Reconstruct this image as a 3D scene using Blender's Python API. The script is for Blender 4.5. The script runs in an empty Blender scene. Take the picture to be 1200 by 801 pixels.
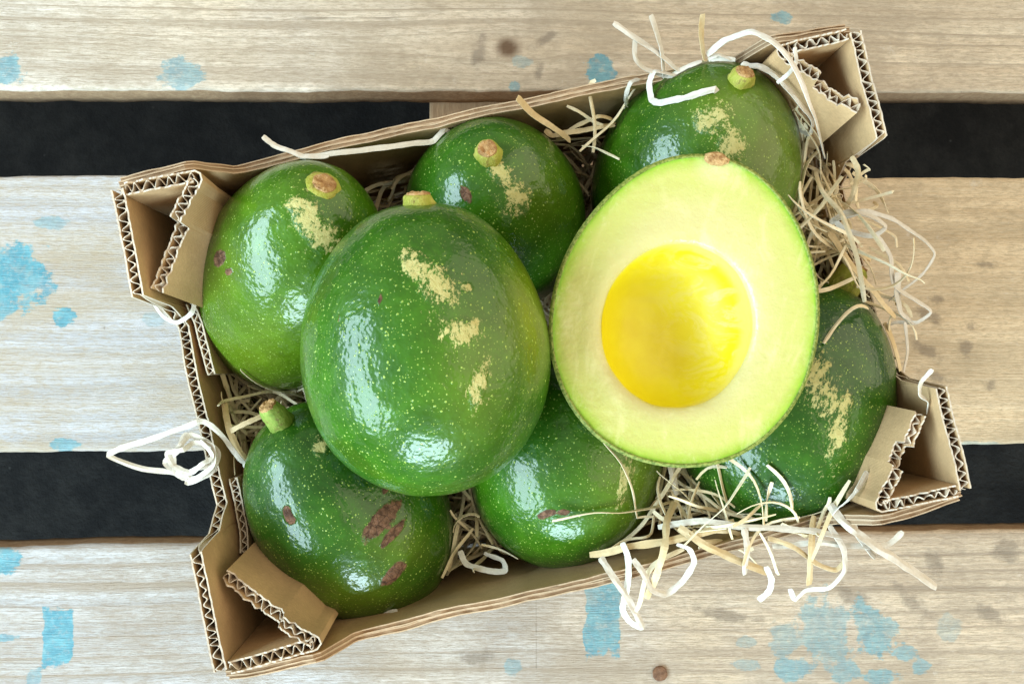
import bpy, math, random
import numpy as np
from mathutils import Vector, Matrix, noise as mnoise

R = math.radians
random.seed(7)
scene = bpy.context.scene
col = scene.collection

# ------------------------------------------------------------------ camera
CAM = np.array([0.0, 0.0, 0.45]); FPX = 991.0
_f = np.array([math.tan(R(2.5)), math.tan(R(2.0)), -1.0]); _f /= np.linalg.norm(_f)
_r = np.cross(_f, [0, 1, 0]); _r /= np.linalg.norm(_r); _u = np.cross(_r, _f)
cam_d = bpy.data.cameras.new('camera'); cam = bpy.data.objects.new('camera', cam_d); col.objects.link(cam)
cam_d.sensor_width = 36; cam_d.lens = 36 * FPX / 1200.0; cam_d.clip_start = 0.01; cam_d.clip_end = 50
cam.matrix_world = Matrix(((_r[0], _u[0], -_f[0], CAM[0]), (_r[1], _u[1], -_f[1], CAM[1]), (_r[2], _u[2], -_f[2], CAM[2]), (0, 0, 0, 1)))
scene.camera = cam

# ------------------------------------------------------------------ light
world = bpy.data.worlds.new('World'); scene.world = world; world.use_nodes = True
bg = world.node_tree.nodes['Background']; bg.inputs[0].default_value = (1.0, 0.93, 0.83, 1); bg.inputs[1].default_value = 0.58

def area(name, loc, target, sx, sy, power, colr):
    l = bpy.data.lights.new(name, 'AREA'); l.shape = 'RECTANGLE'; l.size = sx; l.size_y = sy; l.energy = power; l.color = colr
    o = bpy.data.objects.new(name, l); col.objects.link(o); o.location = loc
    d = Vector(target) - Vector(loc); o.rotation_euler = d.to_track_quat('-Z', 'Y').to_euler()
    return o
area('window_light', (-1.50, -0.50, 1.02), (0, 0, 0.08), 2.4, 0.72, 96, (0.64, 0.87, 1.0))
area('doorway_light', (0.0, -1.95, 0.62), (0, 0, 0.08), 1.0, 0.55, 42, (0.64, 0.87, 1.0))
area('warm_fill_light', (2.5, 0.8, 2.1), (0.1, 0, 0.0), 6.0, 4.6, 140, (1.0, 0.86, 0.62))  # warm fill added from the right as bounce, no visible source

scene.render.engine = 'CYCLES'
scene.cycles.max_bounces = 6; scene.cycles.diffuse_bounces = 4; scene.cycles.glossy_bounces = 3; scene.cycles.caustics_reflective = False
vs = scene.view_settings
vs.view_transform = 'Standard'; vs.look = 'None'; vs.exposure = 0.0; vs.gamma = 1.0; vs.use_curve_mapping = False

# ------------------------------------------------------------------ helpers
def at(px, py, z):
    d = _r * (px - 600) / FPX - _u * (py - 400.5) / FPX + _f
    return Vector(CAM + d * (z - CAM[2]) / d[2])

def proj(P):                                   # (n,3) -> pixel coordinates
    d = P - CAM; w = d @ _f
    return 600 + FPX * (d @ _r) / w, 400.5 - FPX * (d @ _u) / w

def fbm(x, y, z=0.0, o=3):
    return mnoise.fractal(Vector((x, y, z)), 1.0, 2.0, o)

def link_mesh(name, verts, faces, mat, parent=None, smooth=False, midx=None):
    me = bpy.data.meshes.new(name); me.from_pydata([tuple(v) for v in verts], [], faces)
    for m in (mat if isinstance(mat, (list, tuple)) else [mat]): me.materials.append(m)
    if midx is not None: me.polygons.foreach_set('material_index', midx)
    if smooth: me.polygons.foreach_set('use_smooth', [True] * len(me.polygons))
    me.update()
    o = bpy.data.objects.new(name, me); col.objects.link(o)
    if parent: o.parent = parent
    return o

def empty(name, loc=(0, 0, 0), rz=0.0):
    o = bpy.data.objects.new(name, None); col.objects.link(o); o.location = loc; o.rotation_euler = (0, 0, rz); o.empty_display_size = 0.02
    return o

def tag(o, label=None, cat=None, group=None, kind=None):
    if label: o['label'] = label
    if cat: o['category'] = cat
    if group: o['group'] = group
    if kind: o['kind'] = kind
    return o

def add_attr(o, name, vals):
    a = o.data.attributes.new(name, 'FLOAT', 'POINT'); a.data.foreach_set('value', np.asarray(vals, dtype=np.float32))

class NT:                                       # small node-tree builder
    def __init__(s, name):
        s.m = bpy.data.materials.new(name); s.m.use_nodes = True; s.t = s.m.node_tree; s.n = s.t.nodes; s.b = s.n['Principled BSDF']
    def node(s, ty, **kw):
        n = s.n.new(ty)
        for k, v in kw.items(): setattr(n, k, v)
        return n
    def set(s, sock, v):
        if hasattr(v, 'is_output') or isinstance(v, bpy.types.NodeSocket): s.t.links.new(v, sock)
        elif isinstance(v, (tuple, list)) and len(v) == 3 and sock.type == 'RGBA': sock.default_value = (*v, 1)
        else: sock.default_value = v
    def math(s, op, a, b=0.0, c=None, clamp=False):
        n = s.node('ShaderNodeMath', operation=op, use_clamp=clamp); s.set(n.inputs[0], a); s.set(n.inputs[1], b)
        if c is not None: s.set(n.inputs[2], c)
        return n.outputs[0]
    def mix(s, fac, a, b, blend='MIX'):
        n = s.node('ShaderNodeMix', data_type='RGBA', blend_type=blend); s.set(n.inputs[0], fac); s.set(n.inputs[6], a); s.set(n.inputs[7], b); return n.outputs[2]
    def attr(s, name): return s.node('ShaderNodeAttribute', attribute_name=name).outputs['Fac']
    def coord(s, which='Object'): return s.node('ShaderNodeTexCoord').outputs[which]
    def scale(s, v, sc, loc=(0, 0, 0)):
        n = s.node('ShaderNodeMapping'); s.set(n.inputs[0], v); n.inputs['Scale'].default_value = sc; n.inputs['Location'].default_value = loc; return n.outputs[0]
    def noise(s, v, sc, det=3, rough=0.55, dist=0.0, out='Fac'):
        n = s.node('ShaderNodeTexNoise'); s.set(n.inputs['Vector'], v); n.inputs['Scale'].default_value = sc; n.inputs['Detail'].default_value = det
        n.inputs['Roughness'].default_value = rough; n.inputs['Distortion'].default_value = dist; return n.outputs[out]
    def voro(s, v, sc, out='Distance', feature='F1'):
        n = s.node('ShaderNodeTexVoronoi', feature=feature); s.set(n.inputs['Vector'], v); n.inputs['Scale'].default_value = sc; return n.outputs[out]
    def step(s, v, lo, hi, a=0.0, b=1.0):
        n = s.node('ShaderNodeMapRange', interpolation_type='SMOOTHSTEP'); s.set(n.inputs[0], v); n.inputs[1].default_value = lo; n.inputs[2].default_value = hi
        n.inputs[3].default_value = a; n.inputs[4].default_value = b; return n.outputs[0]
    def bump(s, h, strength, dist, prev=None):
        n = s.node('ShaderNodeBump'); n.inputs['Strength'].default_value = strength; n.inputs['Distance'].default_value = dist; s.set(n.inputs['Height'], h)
        if prev is not None: s.set(n.inputs['Normal'], prev)
        return n.outputs[0]
    def out(s, base, rough, nrm=None, spec=None, **kw):
        s.set(s.b.inputs['Base Color'], base); s.set(s.b.inputs['Roughness'], rough)
        if nrm is not None: s.set(s.b.inputs['Normal'], nrm)
        if spec is not None: s.set(s.b.inputs['Specular IOR Level'], spec)
        for k, v in kw.items(): s.set(s.b.inputs[k.replace('_', ' ')], v)
        return s.m

# ------------------------------------------------------------------ materials
def mat_wood(name, seed, light, dark, grey, lines, greyness, streak):
    t = NT(name); ob = t.coord(); sep = t.node('ShaderNodeSeparateXYZ'); t.set(sep.inputs[0], ob)
    g = t.attr('grain')
    v = t.node('ShaderNodeCombineXYZ'); t.set(v.inputs[0], t.math('MULTIPLY', sep.outputs[0], 0.055)); t.set(v.inputs[1], g); v.inputs[2].default_value = seed; v = v.outputs[0]
    v2 = t.node('ShaderNodeCombineXYZ'); t.set(v2.inputs[0], t.math('MULTIPLY', sep.outputs[0], 0.02)); t.set(v2.inputs[1], g); v2.inputs[2].default_value = seed + 3; v2 = v2.outputs[0]
    fine = t.noise(v, 1100, 5, 0.7)
    mid = t.noise(v2, 150, 5, 0.65, 0.4)
    blot = t.noise(t.scale(ob, (0.6, 1, 1)), 20, 7, 0.72)
    blot2 = t.noise(ob, 7, 4, 0.62)
    fuzz = t.noise(t.scale(ob, (0.28, 1, 1)), 620, 5, 0.8)
    c = t.mix(t.step(mid, 0.32, 0.68), dark, light)
    w = t.step(t.math('ADD', t.attr('weather_and_cast'), t.math('MULTIPLY', t.math('SUBTRACT', blot2, 0.5), 1.3)), 0.15, 0.85)
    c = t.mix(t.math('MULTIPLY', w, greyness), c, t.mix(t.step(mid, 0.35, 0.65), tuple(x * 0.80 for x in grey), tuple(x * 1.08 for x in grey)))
    # growth rings: sharp dark late wood, soft pale early wood
    rg = t.math('FRACT', t.math('ADD', t.math('MULTIPLY', g, 105.0), t.math('MULTIPLY', t.noise(v2, 26, 3, 0.55), 5.0)))
    late = t.math('MULTIPLY', t.step(rg, 0.62, 0.95), t.step(rg, 1.0, 0.97))
    late = t.math('MULTIPLY', late, t.step(t.noise(v2, 33, 2, 0.5), 0.36, 0.62, 0.15, lines))
    c = t.mix(late, c, tuple(x * 0.55 for x in dark))
    c = t.mix(t.step(fine, 0.36, 0.60, streak, 0.0), c, tuple(x * 0.45 for x in dark))
    crack = t.math('MULTIPLY', t.step(t.noise(v2, 330, 3, 0.6, 0.2), 0.66, 0.72), t.step(t.noise(ob, 30, 3, 0.6), 0.42, 0.60))
    c = t.mix(t.math('MULTIPLY', crack, 0.75), c, tuple(x * 0.28 for x in dark))
    c = t.mix(t.step(t.noise(v2, 62, 3, 0.6), 0.40, 0.60, 0.35, 0.0), c, tuple(x * 0.62 for x in dark))
    c = t.mix(t.step(fuzz, 0.38, 0.56, 0.55, 0.0), c, tuple(x * 0.55 for x in dark))
    c = t.mix(t.step(fuzz, 0.56, 0.74, 0.0, 0.35), c, (0.70, 0.67, 0.62))
    c = t.mix(t.step(blot, 0.40, 0.56, 0.52, 0.0), c, tuple(x * 0.55 for x in dark))
    c = t.mix(t.step(t.noise(ob, 60, 6, 0.75), 0.60, 0.74, 0, 0.4), c, (0.70, 0.67, 0.61))
    c = t.mix(t.step(t.noise(t.scale(ob, (0.6, 1, 1), (3, 1, 0)), 95, 5, 0.75), 0.68, 0.73, 0, 0.7), c, (0.10, 0.075, 0.055))
    c = t.mix(t.attr('knot'), c, (0.10, 0.050, 0.022))
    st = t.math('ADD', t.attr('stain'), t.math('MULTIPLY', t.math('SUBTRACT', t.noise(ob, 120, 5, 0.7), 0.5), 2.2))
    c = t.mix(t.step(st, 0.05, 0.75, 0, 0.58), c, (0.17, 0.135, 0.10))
    pn = t.math('ADD', t.math('MULTIPLY', t.math('SUBTRACT', t.noise(ob, 75, 6, 0.7), 0.5), 2.2), t.math('MULTIPLY', t.math('SUBTRACT', fine, 0.5), 0.5))
    pm = t.step(t.math('ADD', t.attr('paint'), pn), 0.10, 0.30)
    pm = t.math('MULTIPLY', pm, t.math('MULTIPLY', t.attr('coverage'), t.step(t.noise(ob, 40, 5, 0.7), 0.30, 0.52, 0.66, 1.0)))
    pm = t.math('MULTIPLY', pm, t.step(t.noise(ob, 330, 5, 0.75), 0.34, 0.52, 0.62, 1.0))
    pc = t.mix(t.step(t.noise(ob, 110, 5, 0.7), 0.3, 0.7), (0.065, 0.260, 0.335), (0.160, 0.400, 0.455))
    pc = t.mix(t.step(fuzz, 0.40, 0.62, 0.35, 0.0), pc, (0.05, 0.20, 0.26))
    c = t.mix(pm, c, pc)
    h = t.math('ADD', t.math('ADD', t.math('MULTIPLY', fine, 0.9), mid), t.math('MULTIPLY', fuzz, 0.8))
    n = t.bump(h, 0.9, 0.0012)
    return t.out(c, t.math('SUBTRACT', 0.78, t.math('MULTIPLY', pm, 0.25)), n, 0.35)

def mat_simple_wood(name, a, b):
    t = NT(name); ob = t.coord()
    g = t.noise(t.scale(ob, (6, 1, 6)), 40, 5, 0.65, 0.3); f = t.noise(t.scale(ob, (5, 0.6, 5)), 130, 4, 0.6)
    c = t.mix(t.step(g, 0.3, 0.7), a, b); c = t.mix(t.step(f, 0.4, 0.7, 0.35, 0), c, tuple(x * 0.5 for x in a))
    return t.out(c, 0.85, t.bump(f, 0.5, 0.0006), 0.3)

def mat_ground():
    t = NT('tarmac_material'); ob = t.coord()
    n = t.noise(ob, 35, 6, 0.7); f = t.noise(ob, 300, 3, 0.6)
    c = t.mix(t.step(n, 0.35, 0.7), (0.014, 0.015, 0.016), (0.034, 0.035, 0.034))
    c = t.mix(t.step(t.voro(ob, 55), 0.0, 0.075, 0.5, 0.0), c, (0.10, 0.105, 0.10))
    return t.out(c, 0.9, t.bump(f, 0.5, 0.002), 0.25)

def mat_kraft(name, base, var=1.0):
    t = NT(name); ob = t.coord()
    n = t.noise(ob, 30, 4, 0.6); f = t.noise(t.scale(ob, (1, 1, 3)), 520, 4, 0.7); sp = t.noise(ob, 1500, 2, 0.6)
    c = t.mix(t.step(n, 0.3, 0.7), tuple(x * 0.78 for x in base), tuple(min(1, x * 1.12) for x in base))
    c = t.mix(t.step(f, 0.38, 0.66, 0.30, 0.0), c, tuple(x * 0.62 for x in base))
    c = t.mix(t.step(sp, 0.62, 0.75, 0, 0.3), c, tuple(min(1, x * 1.5) for x in base))
    h = t.math('ADD', t.noise(ob, 900, 3, 0.6), t.math('MULTIPLY', t.noise(ob, 60, 3), 2.0))
    return t.out(c, 0.82, t.bump(h, 0.30, 0.0006), 0.25)

def mat_skin(name, seed, a, b, yellowish=(0.30, 0.32, 0.02)):
    t = NT(name); ob0 = t.coord(); ob = t.scale(ob0, (1, 1, 1), (seed, seed * 0.7, seed * 1.3))
    n = t.noise(ob, 26, 4, 0.6, 0.3); n2 = t.noise(ob, 110, 4, 0.65)
    c = t.mix(t.step(n, 0.30, 0.70), a, b)
    c = t.mix(t.step(n2, 0.35, 0.70, 0.45, 0.0), c, tuple(x * 0.55 for x in a))
    c = t.mix(t.math('MULTIPLY', t.attr('blush_and_bounce'), 0.55), c, yellowish)
    # lenticels: two sizes of small pale spots
    wv = t.node('ShaderNodeVectorMath', operation='ADD'); t.set(wv.inputs[0], ob)
    sc = t.node('ShaderNodeVectorMath', operation='SCALE'); t.set(sc.inputs[0], t.noise(ob, 700, 2, 0.6, 0.0, 'Color')); sc.inputs['Scale'].default_value = 0.0011; t.set(wv.inputs[1], sc.outputs[0]); wv = wv.outputs[0]
    def dots(scale, r0, r1, gate):
        vd = t.node('ShaderNodeTexVoronoi'); t.set(vd.inputs['Vector'], wv); vd.inputs['Scale'].default_value = scale
        sx = t.node('ShaderNodeSeparateColor'); t.set(sx.inputs[0], vd.outputs['Color'])
        rad = t.math('MULTIPLY_ADD', sx.outputs[0], r1 - r0, r0)
        d = t.math('SUBTRACT', rad, vd.outputs['Distance'])
        return t.math('MULTIPLY', t.step(d, -0.02, 0.09), t.step(sx.outputs[1], gate, gate + 0.02))
    dens = t.step(t.noise(ob, 38, 3, 0.6), 0.30, 0.55, 0.60, 1.0)
    d1 = t.math('MULTIPLY', dots(560, 0.09, 0.25, 0.03), dens); d2 = t.math('MULTIPLY', dots(1000, 0.10, 0.28, 0.06), dens)
    dd = t.math('MAXIMUM', d1, t.math('MULTIPLY', d2, 0.7))
    c = t.mix(t.math('MULTIPLY', dd, 0.90), c, (0.34, 0.47, 0.085))
    # corky patches and brown scabs
    ck = t.math('ADD', t.attr('cork'), t.math('ADD', t.math('MULTIPLY', t.math('SUBTRACT', t.noise(t.scale(ob, (1, 1, 0.5)), 170, 5, 0.75), 0.5), 2.6), t.math('MULTIPLY', t.math('SUBTRACT', t.noise(t.scale(ob, (1, 1, 0.55)), 600, 5, 0.8), 0.5), 4.0)))
    cm = t.step(ck, 0.22, 0.62)
    c = t.mix(t.math('MULTIPLY', cm, 0.92), c, t.mix(t.noise(ob, 500, 3), (0.42, 0.37, 0.11), (0.66, 0.60, 0.27)))
    sb = t.math('ADD', t.attr('scab'), t.math('MULTIPLY', t.math('SUBTRACT', t.noise(ob, 260, 5, 0.7), 0.5), 0.9))
    sm = t.step(sb, 0.08, 0.26)
    c = t.mix(t.math('MULTIPLY', sm, 0.95), c, t.mix(t.step(t.noise(ob, 420, 4), 0.3, 0.7), (0.075, 0.032, 0.018), (0.23, 0.115, 0.070)))
    c = t.mix(t.math('MULTIPLY', sm, t.step(t.voro(ob, 260, 'Distance', 'DISTANCE_TO_EDGE'), 0.0, 0.09, 0.6, 0.0)), c, (0.03, 0.014, 0.010))
    hazy = t.step(t.noise(ob, 16, 4, 0.6), 0.4, 0.7, 0.0, 1.0)
    rough = t.math('MULTIPLY_ADD', hazy, 0.14, 0.30)
    rough = t.math('ADD', rough, t.math('MULTIPLY', t.math('MAXIMUM', cm, sm), 0.5))
    hh = t.math('ADD', t.noise(ob, 120, 3, 0.55), t.math('MULTIPLY', t.noise(ob, 480, 2, 0.5), 0.14))
    hh = t.math('ADD', hh, t.math('MULTIPLY', d1, 0.14))
    rough_patch = t.step(t.math('MAXIMUM', t.attr('cork'), t.attr('scab')), -0.05, 0.35)
    hh = t.math('ADD', hh, t.math('MULTIPLY', rough_patch, t.math('MULTIPLY', t.noise(ob, 640, 4, 0.75), 0.9)))
    nr = t.bump(hh, 0.60, 0.0011)
    return t.out(c, rough, nr, 0.18, Coat_Weight=t.math('MULTIPLY_ADD', t.math('MAXIMUM', cm, sm), -0.5, 0.58), Coat_Roughness=0.12, Coat_Normal=nr)

def mat_stem(name, a, b):
    t = NT(name); ob = t.coord(); n = t.noise(t.scale(ob, (1, 1, 0.4)), 300, 5, 0.7); f = t.noise(ob, 700, 4, 0.7)
    c = t.mix(t.step(n, 0.32, 0.66), a, b)
    c = t.mix(t.step(t.noise(ob, 210, 5, 0.75), 0.55, 0.68, 0, 0.7), c, (0.17, 0.085, 0.035))
    c = t.mix(t.step(f, 0.58, 0.72, 0, 0.5), c, tuple(min(1, x * 1.6 + 0.05) for x in b))
    return t.out(c, 0.6, t.bump(t.math('ADD', n, f), 0.7, 0.0009), 0.35)

def mat_flesh():
    t = NT('avocado_flesh'); ob = t.coord(); s = t.attr('edge'); n = t.noise(ob, 45, 5, 0.65, 0.4); f = t.noise(ob, 420, 4, 0.65)
    s2 = t.math('ADD', s, t.math('MULTIPLY', t.math('SUBTRACT', n, 0.5), 0.22))
    c = t.mix(t.step(s2, 0.25, 0.80), (0.555, 0.50, 0.205), (0.495, 0.495, 0.135))
    c = t.mix(t.step(s2, 0.80, 1.02), c, (0.30, 0.44, 0.030))
    c = t.mix(t.step(s, 0.955, 1.0, 0, 0.75), c, (0.20, 0.42, 0.02))
    c = t.mix(t.step(s2, 0.12, -0.06, 0, 0.55), c, (0.62, 0.52, 0.10))
    c = t.mix(t.step(f, 0.55, 0.75, 0, 0.22), c, (0.68, 0.65, 0.34))
    c = t.mix(t.step(t.noise(t.scale(ob, (1, 0.5, 1), (2, 1, 0)), 75, 5, 0.7, 0.6), 0.50, 0.70, 0, 0.45), c, (0.70, 0.66, 0.32))
    c = t.mix(t.math('MULTIPLY', t.attr('scar'), 0.8), c, (0.62, 0.60, 0.30))
    h = t.math('ADD', t.noise(ob, 160, 4, 0.6), t.math('MULTIPLY', f, 0.35))
    return t.out(c, 0.30, t.bump(h, 0.6, 0.0010), 0.5, Subsurface_Weight=0.12, Subsurface_Radius=(0.006, 0.005, 0.0015), Subsurface_Scale=0.6)

def mat_cavity():
    t = NT('seed_cavity_lining'); ob = t.coord()
    st = t.noise(t.scale(ob, (1.0, 1.7, 1.0)), 62, 6, 0.7, 1.6)
    n = t.noise(ob, 40, 4, 0.6)
    c = t.mix(t.step(n, 0.3, 0.7), (0.70, 0.58, 0.005), (0.75, 0.66, 0.014))
    pale = t.math('MULTIPLY', t.step(st, 0.44, 0.60), t.attr('pale'))
    c = t.mix(t.math('MULTIPLY', pale, 0.8), c, (0.72, 0.62, 0.16))
    c = t.mix(t.step(t.math('ADD', t.attr('lip'), t.math('ADD', t.math('MULTIPLY', t.math('SUBTRACT', n, 0.5), 0.35), t.math('MULTIPLY', t.attr('pale'), 0.14))), 0.84, 1.04), c, (0.70, 0.60, 0.13))
    return t.out(c, 0.42, t.bump(t.math('ADD', st, t.noise(ob, 260, 4)), 0.18, 0.0005), 0.5, Subsurface_Weight=0.12, Subsurface_Radius=(0.006, 0.004, 0.001), Subsurface_Scale=0.6)

def mat_rim():
    t = NT('cut_skin_rim'); ob = t.coord(); n = t.noise(ob, 900, 3, 0.65)
    return t.out(t.mix(t.step(n, 0.38, 0.6), (0.10, 0.15, 0.012), (0.26, 0.29, 0.055)), 0.6, t.bump(n, 0.6, 0.0006), 0.4)

def mat_shaving(name, a, b, sss=0.0):
    t = NT(name); ob = t.coord(); n = t.noise(ob, 55, 3, 0.6); f = t.noise(ob, 700, 3, 0.6)
    c = t.mix(t.step(n, 0.3, 0.7), a, b); c = t.mix(t.step(f, 0.35, 0.65, 0.3, 0), c, tuple(x * 0.75 for x in a))
    return t.out(c, 0.62, t.bump(f, 0.25, 0.0003), 0.3)

M = {}
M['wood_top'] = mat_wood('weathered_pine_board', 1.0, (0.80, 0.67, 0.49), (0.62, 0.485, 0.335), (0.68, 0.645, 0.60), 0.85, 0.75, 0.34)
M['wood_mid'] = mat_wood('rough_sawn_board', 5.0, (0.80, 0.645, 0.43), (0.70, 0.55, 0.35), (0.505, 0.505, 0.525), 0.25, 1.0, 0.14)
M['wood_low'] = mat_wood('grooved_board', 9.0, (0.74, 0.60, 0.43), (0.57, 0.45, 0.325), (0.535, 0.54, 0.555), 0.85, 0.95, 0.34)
M['side_wood'] = mat_simple_wood('board_side_grain', (0.30, 0.19, 0.105), (0.42, 0.29, 0.17))
M['ground'] = mat_ground()
M['kraft'] = mat_kraft('kraft_cardboard', (0.53, 0.345, 0.172))
M['kraft_edge'] = mat_kraft('torn_paper_edge', (0.64, 0.54, 0.42))
M['rim_edge'] = mat_kraft('worn_board_edge', (0.54, 0.40, 0.26))
M['flute'] = mat_kraft('fluting_paper', (0.56, 0.44, 0.31))
M['core'] = mat_kraft('board_core', (0.34, 0.225, 0.13))
M['rust'] = mat_stem('rusty_iron', (0.10, 0.045, 0.02), (0.20, 0.10, 0.05))
M['stem'] = mat_stem('fruit_stalk', (0.30, 0.33, 0.03), (0.44, 0.42, 0.08))
M['stem_green'] = mat_stem('green_fruit_stalk', (0.16, 0.26, 0.03), (0.30, 0.38, 0.07))
M['scar'] = mat_stem('stalk_cut', (0.26, 0.12, 0.035), (0.55, 0.34, 0.14))
M['flesh'] = mat_flesh(); M['cavity'] = mat_cavity(); M['rim'] = mat_rim()
M['white_shaving'] = mat_shaving('white_wood_shaving', (0.60, 0.55, 0.45), (0.72, 0.69, 0.62))
M['tan_shaving'] = mat_shaving('tan_wood_shaving', (0.60, 0.45, 0.23), (0.72, 0.60, 0.38))
M['straw'] = mat_shaving('wood_wool_material', (0.72, 0.57, 0.32), (0.86, 0.78, 0.57))

# ------------------------------------------------------------------ ground and pallet
g = link_mesh('ground', [(-3, -3, -0.125), (3, -3, -0.125), (3, 3, -0.125), (-3, 3, -0.125)], [(0, 1, 2, 3)], M['ground']); tag(g, kind='structure', label='black tarmac seen through the gaps of the pallet', cat='ground')

pallet = empty('wooden_pallet', (0, 0, -0.125)); tag(pallet, 'weathered wooden pallet of pale boards splashed with turquoise paint', 'pallet')

def blob(px, py, spec):                          # soft signed field: 1 inside, 0 on the outline, below 0 outside
    best = np.full(px.shape, -3.0); cov = np.zeros(px.shape)
    for (cx, cy, rx, ry, rot, k, box) in spec:
        a = R(rot); dx, dy = px - cx, py - cy; u = (dx * math.cos(a) + dy * math.sin(a)) / rx; v = (-dx * math.sin(a) + dy * math.cos(a)) / ry
        if box: d = 1 - np.maximum(np.abs(u), np.abs(v)); d = np.clip(d * 2.2, -3, 1)
        else: d = 1 - np.sqrt(u * u + v * v)
        hit = d > best
        cov = np.where(hit, k, cov); best = np.where(hit, d, best)
    return best, cov

def board(y_lo, y_hi, mat, paint, stain, knots, weather_and_cast, thick=0.020, x0=-0.52, x1=0.62, seed=0):
    """y_lo, y_hi: (value at x=-.25, value at x=.30) of the two long edges"""
    nx = 520; xs = np.linspace(x0, x1, nx + 1); rr = 0.0018
    prof = [(0, -thick), (0, -thick * 0.66), (0, -thick * 0.33), (0, -rr), (rr * 0.3, -rr * 0.3), (rr, 0)]
    ny = 90
    verts = []; 
    for x in xs:
        k = (x + 0.25) / 0.55; a = y_lo[0] + (y_lo[1] - y_lo[0]) * k; b = y_hi[0] + (y_hi[1] - y_hi[0]) * k
        a += 0.0010 * fbm(x * 14, seed, 0) ; b += 0.0010 * fbm(x * 14, seed + 9, 0)
        row = [(x, a + p[0] + (0.0006 * fbm(x * 60, p[1] * 300, seed)), p[1]) for p in prof]
        for j in range(1, ny):
            y = a + rr + (b - a - 2 * rr) * j / ny
            row.append((x, y, 0.0006 * fbm(x * 5, y * 45, seed + 3)))
        row += [(x, b - p[0] + (0.0006 * fbm(x * 60, p[1] * 300, seed + 5)), p[1]) for p in reversed(prof)]
        verts += row
    m = ny - 1 + 2 * len(prof)
    faces = []; mid = []
    for i in range(nx):
        for j in range(m - 1):
            faces.append((i * m + j, (i + 1) * m + j, (i + 1) * m + j + 1, i * m + j + 1)); mid.append(1 if (j < 3 or j >= m - 4) else 0)
        faces.append((i * m, i * m + m - 1, (i + 1) * m + m - 1, (i + 1) * m)); mid.append(1)
    faces.append(tuple(range(m))); faces.append(tuple(reversed([nx * m + j for j in range(m)]))); mid += [1, 1]
    o = link_mesh('board', verts, faces, [mat, M['side_wood']], pallet, True, mid); o.location = (0, 0, 0.125)
    V = np.array(verts); px, py = proj(V)
    p, c = blob(px, py, paint) if paint else (np.full(len(V), -3.0), np.zeros(len(V)))
    add_attr(o, 'paint', p); add_attr(o, 'coverage', c)
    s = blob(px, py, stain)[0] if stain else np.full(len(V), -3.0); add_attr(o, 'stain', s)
    gy = V[:, 1].copy() - V[:, 2]; kn = np.zeros(len(V))
    for (cx, cy, rad, amp) in knots:
        c0 = at(cx, cy, 0); dx = (V[:, 0] - c0.x) / (rad * 2.6); dy = (V[:, 1] - c0.y) / rad
        d = np.sqrt(dx * dx + dy * dy)
        gy += -np.sign(dy) * amp * np.exp(-d * 0.6) * np.minimum(1, np.abs(dy) * 1.5)
        dk = np.sqrt(((V[:, 0] - c0.x) / (rad * 0.55)) ** 2 + ((V[:, 1] - c0.y) / (rad * 0.48)) ** 2)
        kn = np.maximum(kn, np.clip(1.7 - dk, 0, 0.92))
    wob = np.array([0.004 * fbm(v[0] * 3.0, v[1] * 2.5, seed + 20) for v in verts])
    add_attr(o, 'grain', gy + wob); add_attr(o, 'knot', kn)
    add_attr(o, 'weather_and_cast', np.interp(V[:, 0], [-0.25, -0.05, 0.12, 0.3], weather_and_cast))  # wood greying plus cool-left, warm-right light cast, put into the board colour
    return o

board((0.1477, 0.1543), (0.292, 0.297), M['wood_top'],
      [(-4, 84, 38, 22, 0, 0.75, 0), (212, 88, 30, 24, 0, 0.6, 0), (703, 86, 21, 24, 0, 0.85, 0), (612, 72, 16, 9, 0, 0.35, 0), (604, 102, 8, 9, 0, 0.6, 0), (915, 20, 17, 9, 0, 0.7, 0)],
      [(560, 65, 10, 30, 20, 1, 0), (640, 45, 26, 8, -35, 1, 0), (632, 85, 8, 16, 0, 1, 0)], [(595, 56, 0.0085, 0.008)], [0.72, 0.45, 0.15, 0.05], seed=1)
board((-0.0418, -0.0395), (0.1026, 0.1068), M['wood_mid'],
      [(22, 322, 42, 46, 0, 1.0, 0), (0, 360, 14, 22, 0, 0.9, 0), (76, 369, 17, 15, 0, 0.95, 0), (58, 261, 26, 9, 0, 0.5, 0), (76, 521, 22, 10, 0, 0.75, 0), (180, 375, 18, 9, 0, 0.3, 0), (1130, 524, 60, 9, 0, 0.35, 0)],
      [(1086, 368, 24, 10, 35, 1, 0), (1132, 408, 20, 12, 45, 1, 0), (1138, 383, 9, 8, 0, 1, 0), (1085, 410, 30, 10, 35, 1, 0), (1098, 350, 10, 8, 0, 1, 0), (1092, 440, 22, 9, 20, 1, 0), (1160, 450, 12, 9, 0, 0.4, 0), (122, 384, 4, 3, 40, 1, 0), (1155, 310, 20, 6, 0, 1, 0)], [], [1.15, 1.0, 0.35, 0.0], seed=2)
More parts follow.
